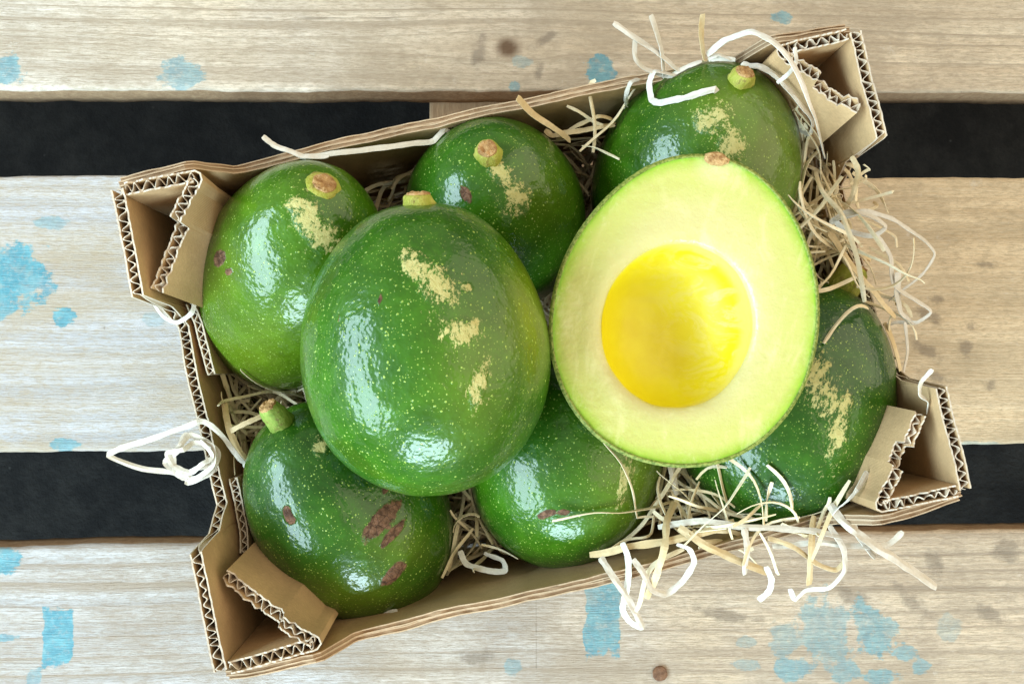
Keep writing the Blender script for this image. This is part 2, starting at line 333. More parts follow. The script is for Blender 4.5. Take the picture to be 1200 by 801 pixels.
board((-0.235, -0.231), (-0.0900, -0.0857), M['wood_low'],
      [(4, 655, 22, 22, -25, 0.95, 0), (68, 747, 19, 36, 0, 0.95, 1), (2, 747, 32, 6, -4, 0.7, 0), (40, 795, 9, 14, 30, 0.55, 0), (706, 705, 22, 66, 0, 0.85, 1), (968, 738, 32, 50, -12, 0.55, 0), (1024, 736, 30, 42, -30, 0.7, 0), (920, 745, 28, 24, 0, 0.45, 0),
       (1062, 765, 20, 10, 0, 0.6, 0), (872, 778, 22, 9, 0, 0.4, 0), (930, 785, 30, 15, 0, 0.65, 0), (990, 790, 24, 16, 0, 0.6, 0), (602, 780, 12, 12, 0, 0.45, 0), (1080, 780, 14, 12, 0, 0.6, 0), (1110, 735, 20, 20, 0, 0.3, 0), (1032, 792, 26, 12, 0, 0.65, 0), (875, 752, 18, 8, 0, 0.35, 0)],
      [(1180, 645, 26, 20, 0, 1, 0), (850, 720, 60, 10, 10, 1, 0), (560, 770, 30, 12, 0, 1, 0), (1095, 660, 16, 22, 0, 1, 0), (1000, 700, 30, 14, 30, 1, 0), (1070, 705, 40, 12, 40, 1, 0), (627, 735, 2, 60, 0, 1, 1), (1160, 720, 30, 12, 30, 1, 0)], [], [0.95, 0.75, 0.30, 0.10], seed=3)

def box_mesh(name, x0, x1, y0, y1, z0, z1, mat, parent):
    v = [(x, y, z) for x in (x0, x1) for y in (y0, y1) for z in (z0, z1)]
    f = [(0, 1, 3, 2), (4, 6, 7, 5), (0, 4, 5, 1), (2, 3, 7, 6), (0, 2, 6, 4), (1, 5, 7, 3)]
    o = link_mesh(name, v, f, mat, parent)
    b = o.modifiers.new('bevel', 'BEVEL'); b.width = 0.002; b.segments = 2
    return o
o = box_mesh('stringer', -0.0258, 0.075, -0.24, 0.30, -0.124, -0.0205, M['side_wood'], pallet); o.location = (0, 0, 0.125)

def lathe(prof, n):                               # prof: (r, z) list
    v = []; f = []
    for (r, z) in prof:
        for k in range(n): v.append((r * math.cos(2 * math.pi * k / n), r * math.sin(2 * math.pi * k / n), z))
    for i in range(len(prof) - 1):
        for k in range(n):
            f.append((i * n + k, i * n + (k + 1) % n, (i + 1) * n + (k + 1) % n, (i + 1) * n + k))
    f.append(tuple(reversed(range(n)))); f.append(tuple((len(prof) - 1) * n + k for k in range(n)))
    return v, f
v, f = lathe([(0.0036, -0.001), (0.0040, 0.0006), (0.0036, 0.0011), (0.0015, 0.0013)], 20)
v = [(x * (1 + 0.10 * fbm(x * 700, y * 700, 1)), y * (1 + 0.10 * fbm(x * 700, y * 700, 4)), z) for x, y, z in v]
nl = link_mesh('nail', v, f, M['rust'], pallet, False); p = at(773, 788, 0); nl.location = (p.x, p.y, 0.1253)

# ------------------------------------------------------------------ cardboard box (long axis u, short axis v)
BC = (0.0270, 0.0111); BA = R(12.9)
box = empty('cardboard_box', (BC[0], BC[1], 0.0008), BA)
tag(box, 'open brown corrugated cardboard tray with folded triangular corner posts, holding the avocados', 'box')
HU, HV, ZP = 0.144, 0.0915, 0.135

def resample(pts, ds):
    out = []; 
    for a, b in zip(pts[:-1], pts[1:]):
        a, b = Vector(a), Vector(b); n = max(1, int((b - a).length / ds))
        for i in range(n): out.append(a.lerp(b, i / n))
    out.append(Vector(pts[-1])); return out

def round_path(pts, r):
    out = [Vector(pts[0])]
    for i in range(1, len(pts) - 1):
        p = Vector(pts[i]); a = (Vector(pts[i - 1]) - p).normalized(); b = (Vector(pts[i + 1]) - p).normalized()
        for k in range(5):
            s = k / 4; out.append((p + a * r).lerp(p, s).lerp(p.lerp(p + b * r, s), s))
    out.append(Vector(pts[-1])); return out

def sheet(path, nor, off, th, ztop, zbot, name, mats, parent, jit, seed, lean=None):
    """a paper sheet standing on its path; top edge ragged; top faces use mats[1]"""
    v = []; f = []; mi = []; n = len(path); nz = 4
    for i in range(n):
        zt = ztop[i] + jit * fbm(i * 0.21, seed, 0, 2); 
        for side in (-1, 1):
            for k in range(nz + 1):
                q = path[i] + nor[i] * (off[i] + side * th / 2)
                z = zbot + (zt - zbot) * (k / nz) ** 0.7
                w = 0.0009 * fbm(q.x * 30, q.y * 30, z * 25 + seed * 0) if True else 0
                q2 = q + nor[i] * w
                if lean: q2 = q2 + lean[i] * (1 - z / ZP)
                v.append((q2.x, q2.y, z))
    W = 2 * (nz + 1)
    for i in range(n - 1):
        a, b = i * W, (i + 1) * W
        for k in range(nz):
            f.append((a + k, a + k + 1, b + k + 1, b + k)); mi.append(0)
            f.append((a + nz + 1 + k, b + nz + 1 + k, b + nz + 2 + k, a + nz + 2 + k)); mi.append(0)
        f.append((a + nz, a + W - 1, b + W - 1, b + nz)); mi.append(1)
    for i, rev in ((0, 0), (n - 1, 1)):
        a = i * W
        for k in range(nz):
            q = (a + k, a + nz + 1 + k, a + nz + 2 + k, a + k + 1); f.append(q if not rev else q[::-1]); mi.append(1)
    return link_mesh(name, v, f, mats, parent, False, mi)

def corr(name, pts, zfun, parent, lean=None, t=0.0040, period=0.0039, zbot=0.002, r=0.002, seed=0, jit=0.0005, label=None):
    """corrugated board on edge: two liners and the wavy fluting between them"""
    path = resample(round_path(pts, r), 0.00055)
    n = len(path); s = [0.0]
    for i in range(1, n): s.append(s[-1] + (path[i] - path[i - 1]).length)
    nor = []
    for i in range(n):
        d = (path[min(n - 1, i + 1)] - path[max(0, i - 1)]).normalized(); nor.append(Vector((-d.y, d.x)))
    zt = [zfun(x, s[-1]) for x in s]
    LN = [Vector(lean(x, s[-1])) for x in s] if lean else None
    part = sheet(path, nor, [t / 2] * n, 0.00062, zt, zbot, name, [M['kraft'], M['kraft_edge']], parent, jit, seed, LN)
    sheet(path, nor, [-t / 2] * n, 0.00062, zt, zbot, 'inner_liner', [M['kraft'], M['kraft_edge']], part, jit, seed + 5, LN)
    amp = t / 2 - 0.0005; LN = [Vector(lean(x, s[-1])) for x in s] if lean else None
    ph = [2 * math.pi * x / period + 3.6 * fbm(x * 80, seed, 3) for x in s]
    off = [amp * max(-1, min(1, (1.0 + 0.75 * fbm(x * 55, seed, 7)) * math.sin(p))) for p, x in zip(ph, s)]
    sheet(path, nor, off, 0.00050, [z - 0.0001 for z in zt], zbot, 'fluting', [M['flute'], M['kraft_edge']], part, jit * 1.4, seed + 9, LN)
    if label: part['label'] = label
    return part

def ramp(x, pts): return float(np.interp(x, [p[0] for p in pts], [p[1] for p in pts]))
hu, hv = HU - 0.0018, HV - 0.0018
ZL = 0.090
for su, lo, hi in ((-1, 0.045, 0.041), (1, 0.041, 0.043)):          # end walls, high-low-high; lo: front end, hi: back end
    bow = 0.0015 * su
    pts = [(su * hu, -hv), (su * hu + bow, -hv * 0.3), (su * hu + bow, hv * 0.3), (su * hu, hv)]
    corr('end_wall', pts, lambda x, L, lo=lo, hi=hi: ramp(x, [(0, ZP), (lo - 0.0015, ZP - 0.001), (lo + 0.0010, 0.1075), (lo + 0.010, ZL), (L - hi - 0.008, ZL), (L - hi - 0.0008, 0.1055), (L - hi + 0.0010, ZP - 0.001), (L, ZP)]), box, seed=10 + su, r=0.004)
# corner posts: along the long side, folded back across the corner
legs = {(-1, 1): (0.030, 0.037, 0.0005), (-1, -1): (0.036, 0.030, 0.0012), (1, 1): (0.031, 0.029, 0.0025), (1, -1): (0.034, 0.030, 0.0050)}
for (su, sv), (ll, ls, gap) in legs.items():
    c = Vector((su * hu, sv * hv)); a = c + Vector((-su * 0.0030, -sv * 0.0002)); b = c + Vector((-su * ll, -sv * 0.0012))
    e = c + Vector((-su * (gap + 0.002), -sv * ls)); mid = b.lerp(e, 0.5) + Vector((su, sv)) * 0.0008
    L1 = ll; 
    def zf(x, L, k=(su, sv), L1=L1):
        if x < L1 * 0.97: return ZP - 0.0003
        q = (x - L1) / (L - L1)
        if k == (-1, 1): return ZP - 0.0005 - (0.006 if q > 0.34 else 0.0) - 0.0015 * q
        if k == (-1, -1): return ZP - 0.0005 - 0.007 * q - (0.003 if q > 0.30 else 0)
        if k == (1, 1): return ZP - 0.001 - (0.004 if q > 0.42 else 0.0) + (0.003 if q > 0.8 else 0)
        return ZP - 0.001 - 0.003 * q - (0.004 if 0.35 < q < 0.62 else 0)
    corr('corner_post', [a, b, mid, e], zf, box, lean=lambda x, L, L1=L1, d=(-su, -sv): tuple(0.020 * c * max(0, min(1, (x - L1) / 0.012)) for c in d), seed=20 + su * 3 + sv, r=0.0025, jit=0.0016)
    # short inner flap that runs on along the end wall
    s0 = c + Vector((-su * 0.0052, -sv * (ls + 0.004))); s1 = c + Vector((-su * 0.0048, -sv * (ls + 0.034)))
    corr('inner_flap', [s0, s1], lambda x, L: ramp(x, [(0, 0.096), (0.008, 0.0905), (L, 0.088)]), box, seed=30 + su * 3 + sv, t=0.0030)
# long walls: two layers whose flutes run lengthwise, so the rim shows as plies
for sv in (-1, 1):
    for layer in (0, 1):
        v0 = sv * (HV + 0.0010 + layer * 0.0021)
        n = 40; ctl = []
        for i in range(n + 1):
            u = -HU + 0.001 + (2 * HU - 0.002) * i / n
            bow = sv * (0.0035 * (1 - (u / HU) ** 2) + 0.0008 * fbm(u * 25, sv * 3, layer * 0.3))
            ctl.append((u, v0 + bow))
        path = resample(ctl, 0.0012); nn = len(path)
        nor = []
        for i in range(nn):
            d = (path[min(nn - 1, i + 1)] - path[max(0, i - 1)]).normalized(); nor.append(Vector((-d.y, d.x)))
        ears = {1: (0.027, 0.040, 0.030, 0.042), -1: (0.034, 0.046, 0.034, 0.046)}[sv]
        dz = -0.0025 * layer
        zt = []
        for p in path:
            x = p.x + HU
            zt.append(ramp(x, [(0, 0.129 + dz), (ears[0], 0.1315 + dz), (ears[0] + 0.003, 0.130 + dz), (ears[1], 0.1125 + dz), (ears[1] + 0.004, 0.1105 + dz * 0.4), (HU, 0.1095 + dz * 0.4), (2 * HU - ears[3] - 0.004, 0.1105 + dz * 0.4), (2 * HU - ears[3], 0.1125 + dz), (2 * HU - ears[2] - 0.003, 0.130 + dz), (2 * HU - ears[2], 0.1315 + dz), (2 * HU, 0.130 + dz)]))
        part = sheet(path, nor, [0.0008] * nn, 0.0005, zt, 0.002, 'long_wall', [M['kraft'], M['rim_edge']], box, 0.0006, 40 + layer + sv * 4)
        sheet(path, nor, [-0.0008] * nn, 0.0005, zt, 0.002, 'inner_liner', [M['kraft'], M['rim_edge']], part, 0.0006, 50 + layer + sv * 4)
        sheet(path, nor, [0.0] * nn, 0.0010, [z - 0.0005 for z in zt], 0.002, 'board_core', [M['core'], M['core']], part, 0.0008, 60 + layer + sv * 4)
box_mesh('base_panel', -HU + 0.004, HU - 0.004, -HV + 0.004, HV - 0.004, 0.0, 0.004, M['kraft'], box)

# ------------------------------------------------------------------ avocados
BODIES = []                                       # (inverse matrix, a, L) for keeping the wood wool outside the fruit

def egg_r(u, skew):                               # radius profile, u = -1 (blossom end) .. 1 (stalk end)
    return math.sqrt(max(0, 1 - u * u)) ** 0.94 * (1 - skew * u - 0.03 * u * u)

def orient(px_dir, elev):
    e = R(elev); d = Vector((px_dir[0], -px_dir[1], 0)).normalized() * math.cos(e); d.z = math.sin(e); d.normalize()
    x = Vector((0, 0, 1)).cross(d)
    x = x.normalized() if x.length > 1e-3 else Vector((1, 0, 0))
    y = d.cross(x)
    return Matrix((x, y, d)).transposed().to_4x4()

def egg_mesh(name, W, L, skew, mat, parent, seed, lump=0.012):
    nr, ns = 84, 120; v = []; f = []
    for i in range(nr + 1):
        th = math.pi * i / nr; u = -math.cos(th)
        rr = egg_r(u, skew) * W / 2
        for k in range(ns):
            a = 2 * math.pi * k / ns; q = Vector((math.cos(a) * math.sin(th), math.sin(a) * math.sin(th), u))
            n = 1 + lump * fbm(q.x * 1.1 + seed, q.y * 1.1, q.z * 1.1, 2) + 0.0025 * fbm(q.x * 6 + seed, q.y * 6, q.z * 6, 3)
            dip = 0.02 * math.exp(-((1 - u) / 0.03))      # small dimple round the stalk
            v.append((rr * n * math.cos(a), rr * n * math.sin(a), (u - dip) * L / 2 * n))
    for i in range(nr):
        for k in range(ns): f.append((i * ns + k, i * ns + (k + 1) % ns, (i + 1) * ns + (k + 1) % ns, (i + 1) * ns + k))
    return link_mesh(name, v, f, mat, parent, True)

def marks(o, mw, cork=(), scab=(), blush_and_bounce=()):
    V = np.empty(len(o.data.vertices) * 3, dtype=np.float32); o.data.vertices.foreach_get('co', V); V = V.reshape(-1, 3).astype(float)
    N = np.empty_like(V, dtype=np.float32).ravel(); o.data.vertices.foreach_get('normal', N); N = N.reshape(-1, 3).astype(float)
    A = np.array(mw.to_3x3()); P = V @ A.T + np.array(mw.translation); Nw = N @ A.T
    front = ((CAM - P) * Nw).sum(1) > 0
    px, py = proj(P)
    for nm, spec in (('cork', cork), ('scab', scab)):
        k = 1.4 if nm == 'cork' else 1.12; val = blob(px, py, [(s[0], s[1], s[2] * k, s[3] * k, s[4], 1, 0) for s in spec])[0] if spec else np.full(len(V), -3.0)
        add_attr(o, nm, np.where(front, val, -3.0))
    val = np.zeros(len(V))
    for (cx, cy, rx, ry, rot, k) in blush_and_bounce:
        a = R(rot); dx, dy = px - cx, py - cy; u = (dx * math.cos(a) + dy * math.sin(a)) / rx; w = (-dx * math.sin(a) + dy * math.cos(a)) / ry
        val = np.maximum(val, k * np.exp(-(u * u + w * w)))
    add_attr(o, 'blush_and_bounce', np.where(front, val, 0))

def avocado(label, px, py, z, w_px, l_px, dir_px, elev, skew, mat, seed, stem, cork=(), scab=(), blush_and_bounce=(), foreshort=True):
    dep = (CAM[2] - z); W = w_px * dep / FPX; L = l_px * dep / FPX
    c = at(px, py, z)
    mw = Matrix.Translation(c) @ orient(dir_px, elev)
    root = empty('avocado'); root.matrix_world = mw
    tag(root, label, 'avocado', 'avocados in the cardboard tray')
    s = egg_mesh('skin', W, L, skew, mat, root, seed); marks(s, mw, cork, scab, blush_and_bounce)
    r, h, lean, sm = stem
    # stalk stub: flared foot, waist, cut top
    prof = [(r * 1.16, -0.0022), (r * 1.20, 0.0003), (r * 1.16, h * 0.30), (r * 1.08, h * 0.58), (r * 0.98, h * 0.80), (r * 0.86, h * 0.94), (r * 0.66, h)]
    v, f = lathe(prof, 28); v = [(x * (1 + 0.22 * fbm(x * 220 + seed, y * 300, zz * 200)) + lean[0] * zz, y * (1 + 0.22 * fbm(x * 220, y * 300 + seed, zz * 200)) + lean[1] * zz, zz) for x, y, zz in v]
    st = link_mesh('stalk', v, f, sm, root, True); st.location = (0, 0, L / 2 * 0.972)
    v, f = lathe([(r * 0.84, h * 0.94), (r * 0.78, h + 0.0004), (r * 0.58, h + 0.0007), (r * 0.30, h + 0.0005)], 24)
    v = [(x * (1 + 0.10 * fbm(x * 500 + seed, y * 500, 2)) + lean[0] * zz, y * (1 + 0.10 * fbm(x * 500, y * 500, seed)) + lean[1] * zz, zz + 0.0006 * fbm(x * 900, y * 900, seed)) for x, y, zz in v]
    link_mesh('stalk_scar', v, f, M['scar'], st, False)
    BODIES.append((mw.inverted(), W / 2, L / 2, skew))
    return root

skin = [mat_skin('green_avocado_skin_%s' % n, s, a, b) for n, s, a, b in (
    ('bright', 0.3, (0.019, 0.094, 0.003), (0.052, 0.165, 0.005)), ('dark', 1.7, (0.013, 0.070, 0.003), (0.034, 0.125, 0.005)), ('light', 2.9, (0.032, 0.112, 0.003), (0.074, 0.186, 0.005)))]

avocado('avocado in the back left corner, round pale stalk scar facing up', 345, 327, 0.082, 213, 345, (80, -112), 54, 0.10, skin[2], 1.1, (0.0054, 0.0014, (0, 0), M['stem']),
        cork=[(362, 258, 14, 24, -25), (380, 278, 17, 15, 0), (350, 240, 12, 8, 0)], scab=[(257, 303, 7, 11, 15), (268, 318, 5, 5, 0)], blush_and_bounce=[(300, 420, 70, 60, 0, 0.35), (260, 330, 30, 60, 0, 0.3)])
avocado('avocado in the back row middle, stub of stalk pointing up at the viewer', 580, 252, 0.080, 214, 270, (-16, -74), 72, 0.10, skin[0], 2.3, (0.0046, 0.0044, (0.15, 0), M['stem']),
        cork=[(585, 200, 10, 20, -35), (607, 234, 14, 18, -10)], scab=[(546, 228, 6, 12, -25)], blush_and_bounce=[(640, 230, 40, 60, 0, 0.25)])
avocado('avocado in the back right corner, partly covered by the cut half', 815, 208, 0.084, 238, 290, (26, -110), 56, 0.09, skin[0], 3.7, (0.0045, 0.0048, (0, 0.2), M['stem']),
        cork=[(833, 140, 16, 16, 20), (858, 170, 14, 16, -30)], blush_and_bounce=[(900, 180, 50, 80, 0, 0.5), (860, 120, 60, 40, 0, 0.4)])
avocado('avocado in the front left corner with brown scabs and a long stalk', 410, 598, 0.078, 216, 294, (-60, -104), 32, 0.08, skin[1], 4.9, (0.0043, 0.0130, (-0.05, 0.35), M['stem_green']),
        cork=[(376, 524, 8, 10, 0)], scab=[(446, 610, 34, 11, -48), (460, 625, 24, 6, -48), (461, 672, 20, 8, -45), (340, 608, 8, 6, 30), (336, 598, 5, 7, 0), (452, 572, 10, 4, -45)], blush_and_bounce=[(470, 640, 40, 30, 0, 0.3), (420, 700, 80, 30, 0, 0.3)])
avocado('avocado in the front row middle with its stalk end hidden under the others', 665, 524, 0.074, 224, 285, (20, -110), 12, 0.06, skin[0], 6.1, (0.005, 0.006, (0, 0), M['stem']),
        cork=[(733, 560, 7, 26, 8)], scab=[(640, 602, 12, 5, -20), (660, 600, 10, 4, 0)], blush_and_bounce=[(740, 560, 50, 70, 0, 0.4)])
avocado('avocado in the front right corner with a long tan scar, beneath the cut half', 919, 474, 0.080, 242, 304, (66, -150), 8, 0.08, skin[1], 7.7, (0.0062, 0.0115, (0, 0.5), M['stem']),
        cork=[(958, 440, 14, 22, 20), (972, 470, 15, 24, -15), (982, 505, 10, 34, 10), (990, 470, 8, 12, 0)])
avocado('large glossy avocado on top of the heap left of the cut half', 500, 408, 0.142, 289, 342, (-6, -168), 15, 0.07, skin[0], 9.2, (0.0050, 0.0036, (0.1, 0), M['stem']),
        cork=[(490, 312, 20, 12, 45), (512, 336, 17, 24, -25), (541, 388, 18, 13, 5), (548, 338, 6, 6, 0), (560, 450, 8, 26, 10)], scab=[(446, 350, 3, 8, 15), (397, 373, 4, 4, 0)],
        blush_and_bounce=[(625, 350, 38, 90, 8, 0.6), (560, 440, 50, 90, 0, 0.30)])  # right-hand yellow: reflection of the cut half painted into the skin colour

# ------------------------------------------------------------------ the cut half
def cut_half():
    z = 0.150; dep = CAM[2] - z
    c = at(805, 363, z); d = Vector(at(843, 184, z) - at(776, 543, z)); d.z = 0; L = d.length; d.normalize(); W = 317 * dep / FPX
    x = Vector((d.y, -d.x, 0)); 
    mw = Matrix.Translation(c) @ Matrix((x, d, Vector((0, 0, 1)))).transposed().to_4x4() @ Matrix.Rotation(R(-2), 4, 'Y') @ Matrix.Rotation(R(2), 4, 'X')
    root = empty('avocado_half'); root.matrix_world = mw
    tag(root, 'avocado half lying cut side up on the heap, yellow flesh around an empty seed hollow', 'avocado half')
    skew = 0.085; seed = 12.5; ns = 200
    def rim(a, s=1.0):                            # outline at angle a from the stalk axis (+y)
        # solve the egg outline in polar form
        lo, hi = 0.0, L
        dx, dy = math.sin(a), math.cos(a)
        for _ in range(26):
            m = (lo + hi) / 2; u = dy * m / (L / 2)
            if abs(u) >= 1 or abs(dx * m) > egg_r(u, skew) * W / 2: hi = m
            else: lo = m
        return lo * (1 + 0.006 * fbm(math.cos(a) * 1.5, math.sin(a) * 1.5, seed)) * s
    R0 = [rim(2 * math.pi * k / ns) for k in range(ns)]
    P = [(math.sin(2 * math.pi * k / ns), math.cos(2 * math.pi * k / ns)) for k in range(ns)]
    # outer skin: half egg below the cut, with a rim of its own thickness
    v = []; f = []; nr = 40; tk = 0.0011
    for i in range(nr + 1):
        ph = math.pi / 2 * i / nr
        for k in range(ns):
            n = 1 + 0.003 * fbm(P[k][0] * 5, P[k][1] * 5, ph * 5)
            v.append((P[k][0] * R0[k] * math.cos(ph) * n, P[k][1] * R0[k] * math.cos(ph) * n, -W / 2 * 0.98 * math.sin(ph)))
    for i in range(nr):
        for k in range(ns): f.append((i * ns + k, i * ns + (k + 1) % ns, (i + 1) * ns + (k + 1) % ns, (i + 1) * ns + k))
    sk = link_mesh('skin', v, f, skin[1], root, True)
    for nm in ('cork', 'scab'): add_attr(sk, nm, np.full(len(v), -3.0))
    add_attr(sk, 'blush_and_bounce', np.zeros(len(v)))
    v = []; f = []
    for j, (off, zz) in enumerate(((0.0, -0.0004), (0.0003, 0.0003), (0.0009, 0.0005), (tk, 0.0001), (tk + 0.0004, -0.0012))):
        for k in range(ns):
            jz = 0.00035 * fbm(k * 0.9, j * 3.1, 1); v.append((P[k][0] * (R0[k] - off + 0.0004 * (j == 0)), P[k][1] * (R0[k] - off + 0.0004 * (j == 0)), zz + jz))
    for j in range(4):
        for k in range(ns): f.append((j * ns + k, (j + 1) * ns + k, (j + 1) * ns + (k + 1) % ns, j * ns + (k + 1) % ns))
    link_mesh('skin_rim', v, f, M['rim'], sk, True)
    # flesh: from the rim to the lip of the seed hollow
    cw, cl = 0.0272, 0.0300; cx, cy = -0.0018, -0.0062
    def lip(k):
        th = 2 * math.pi * k / ns
        return (cx + cw * math.sin(th) * (1 + 0.018 * fbm(math.cos(th) * 1.6, math.sin(th) * 1.6, 3)), cy + cl * math.cos(th) * (1 + 0.018 * fbm(math.cos(th) * 1.6, math.sin(th) * 1.6, 8)))
    v = []; f = []; e = []; sc = []; nr = 46
    for i in range(nr + 1):
        s = i / nr
        for k in range(ns):
            l = lip(k); q = (P[k][0] * (R0[k] - tk), P[k][1] * (R0[k] - tk))
            X = l[0] + (q[0] - l[0]) * s; Y = l[1] + (q[1] - l[1]) * s
            dl = s * math.hypot(q[0] - l[0], q[1] - l[1])
            zz = -0.0026 * math.exp(-dl / 0.0020) + 0.00025 * fbm(X * 60, Y * 60, 2) + 0.0003 * fbm(X * 22, Y * 22, 5)
            if dl < 1e-5: zz -= 0.0006
            v.append((X, Y, zz)); dd = math.hypot(q[0] - X, q[1] - Y)
            e.append(max(0, 1 - dd / 0.030)); sc.append(max(0, 1 - math.hypot(X - 0.000, Y - (L / 2 - 0.004)) / 0.0085))
    for i in range(nr):
        for k in range(ns): f.append((i * ns + k, i * ns + (k + 1) % ns, (i + 1) * ns + (k + 1) % ns, (i + 1) * ns + k))
    fl = link_mesh('flesh', v, [q[::-1] for q in f], M['flesh'], root, True); add_attr(fl, 'edge', e); add_attr(fl, 'scar', sc)
    # seed hollow
    v = []; f = []; li = []; pa = []; nr = 40; dp = 0.0225
    for i in range(nr + 1):
        th = math.pi / 2 * i / nr; s = math.sin(th) if i else 0.002
        for k in range(ns):
            l = lip(k); X = cx + (l[0] - cx) * s; Y = cy + (l[1] - cy) * s
            v.append((X, Y, -0.0031 - dp * math.cos(th) ** 0.85 + 0.0006 * fbm(X * 70, Y * 70, 4) * math.cos(th)))
            li.append(i / nr); pa.append(max(0, min(1, 0.35 + 0.8 * (X - cx) / cw + 0.45 * (Y - cy) / cl)))
    for i in range(nr):
        for k in range(ns): f.append((i * ns + k, i * ns + (k + 1) % ns, (i + 1) * ns + (k + 1) % ns, (i + 1) * ns + k))
    cv = link_mesh('seed_hollow', v, [q[::-1] for q in f], M['cavity'], fl, True); add_attr(cv, 'lip', li); add_attr(cv, 'pale', pa)
    # little brown stalk remnant on the rim
    vv, ff = lathe([(0.0050, -0.0022), (0.0046, 0.0), (0.0036, 0.0011), (0.0015, 0.0014)], 20)
    vv = [(X * (1 + 0.2 * fbm(X * 500, Y * 500, 3)), Y * 0.55 * (1 + 0.2 * fbm(X * 500, Y * 500, 6)), Z + 0.0005 * fbm(X * 900, Y * 900, 1)) for X, Y, Z in vv]
    s = link_mesh('stalk_scar', vv, ff, M['scar'], sk, False); s.location = (0, L / 2 - 0.0010, 0.0003)
    BODIES.append(((mw @ Matrix.Rotation(R(-90), 4, 'X')).inverted(), W / 2, L / 2, skew))
cut_half()

# ------------------------------------------------------------------ wood shavings
def catmull(pts, per):
    P = [Vector(p) for p in pts]; P = [P[0] * 2 - P[1]] + P + [P[-1] * 2 - P[-2]]; out = []
    for i in range(1, len(P) - 2):
        for k in range(per):
            t = k / per; a, b, c, d = P[i - 1], P[i], P[i + 1], P[i + 2]
            lin = b.lerp(c, t)
            out.append(lin * 0.45 + 0.55 * 0.5 * ((2 * b) + (c - a) * t + (2 * a - 5 * b + 4 * c - d) * t * t + (3 * b - a - 3 * c + d) * t ** 3))
    out.append(P[-2]); return out

def ribbon_geo(path, width, thick, twist0, twist, V, F, rnd, taper=True):
    base = len(V); n = len(path); T0 = None; N = Vector((0, 0, 1))
    for i in range(n):
        T = (path[min(n - 1, i + 1)] - path[max(0, i - 1)])
        T = T.normalized() if T.length > 1e-9 else (T0 or Vector((1, 0, 0)))
        S = T.cross(N)
        if S.length < 0.15: S = T.cross(Vector((0.3, 0.9, 0.1)))
        S.normalize(); U = S.cross(T)
        a = twist0 + twist * i / n
        S2 = S * math.cos(a) + U * math.sin(a); U2 = S2.cross(T)
        w = width * (0.86 + 0.22 * fbm(i * 0.35, rnd, 0, 2))
        if taper and i in (0, n - 1): w *= 0.75
        fold = 0.17 * w * (0.4 + 1.2 * fbm(i * 0.16, rnd + 7, 0, 2)); mid = 0.25 * fbm(i * 0.2, rnd + 3, 0, 2)
        for (s, u, k) in ((-1, -1, 0), (mid, -1, 1), (1, -1, 0), (1, 1, 0), (mid, 1, 1), (-1, 1, 0)): V.append(tuple(path[i] + S2 * (s * w / 2) + U2 * (u * thick / 2 + k * fold)))
        T0 = T
    for i in range(n - 1):
        a, b = base + i * 6, base + (i + 1) * 6
        for k in range(6): F.append((a + k, a + (k + 1) % 6, b + (k + 1) % 6, b + k))
    F.append(tuple(base + k for k in range(5, -1, -1))); e = base + (n - 1) * 6; F.append(tuple(e + k for k in range(6)))

def push_out(p, margin=0.0012):
    for (inv, a, l, sk) in BODIES:
        q = inv @ p; u = max(-1.3, min(1.3, q.z / l)); 
        k = (q.x / a) ** 2 + (q.y / a) ** 2; rr = (1 - sk * max(-1, min(1, u)))
        d = math.sqrt(k / (rr * rr) + u * u)
        if d < 1 + margin / a:
            q = q * ((1 + margin / a) / max(d, 0.05)); p = inv.inverted() @ q
    return p

BODIES.append((Matrix.Translation(at(985, 328, 0.088)).inverted(), 0.014, 0.014, 0.0))
binv = box.matrix_basis.inverted() if False else (Matrix.Translation(Vector((BC[0], BC[1], 0.0008))) @ Matrix.Rotation(BA, 4, 'Z')).inverted()
bmat = binv.inverted()
rnd = random.Random(21)
V = []; F = []
def heap(n, ulo, uhi, vlo, vhi, zlo, zhi, wmin=0.0010, wmax=0.0022, lmin=0.035, lmax=0.09, flat=0.35, zmax=0.125, curl=1.0, vc=0.087, uc=0.137):
    for _ in range(n):
        p = Vector((rnd.uniform(ulo, uhi), rnd.uniform(vlo, vhi), rnd.uniform(zlo, zhi))); h = rnd.uniform(0, 6.28); dh = rnd.gauss(0, 0.075) * curl; e = rnd.gauss(0, flat)
        L = rnd.uniform(lmin, lmax); m = max(8, int(L / 0.0035)); path = []
        for i in range(m):
            q = Vector((max(-uc, min(uc, p.x)), max(-vc, min(vc, p.y)), max(0.006, min(zmax, p.z))))
            k = (0.144 - abs(q.x)) / 0.042 + (0.0915 - abs(q.y)) / 0.042
            if k < 1.15: q.x -= math.copysign((1.15 - k) * 0.021, q.x); q.y -= math.copysign((1.15 - k) * 0.021, q.y)
            w0 = push_out(bmat @ q)
            if w0.z > zhi + 0.020 or (w0 - bmat @ q).length > 0.006: break
            path.append(w0)
            h += dh + rnd.gauss(0, 0.16); e = max(-0.9, min(0.9, e * 0.93 + rnd.gauss(0, 0.14))); st = L / m
            if rnd.random() < 0.05: dh = -dh
            p = p + Vector((math.cos(h) * math.cos(e), math.sin(h) * math.cos(e), math.sin(e))) * st
        if len(path) < 6: continue
        for _s in range(2):
            path = [path[0]] + [(path[i - 1] + path[i] * 2 + path[i + 1]) / 4 for i in range(1, len(path) - 1)] + [path[-1]]
        ribbon_geo(path, rnd.uniform(wmin, wmax), 0.00030, rnd.uniform(-0.8, 0.8), rnd.gauss(0, 1.6), V, F, rnd.random() * 99)
heap(900, -0.135, 0.135, -0.085, 0.085, 0.006, 0.045)
heap(330, -0.135, -0.095, -0.06, 0.02, 0.03, 0.070)
heap(420, -0.045, 0.02, -0.085, -0.045, 0.03, 0.080)
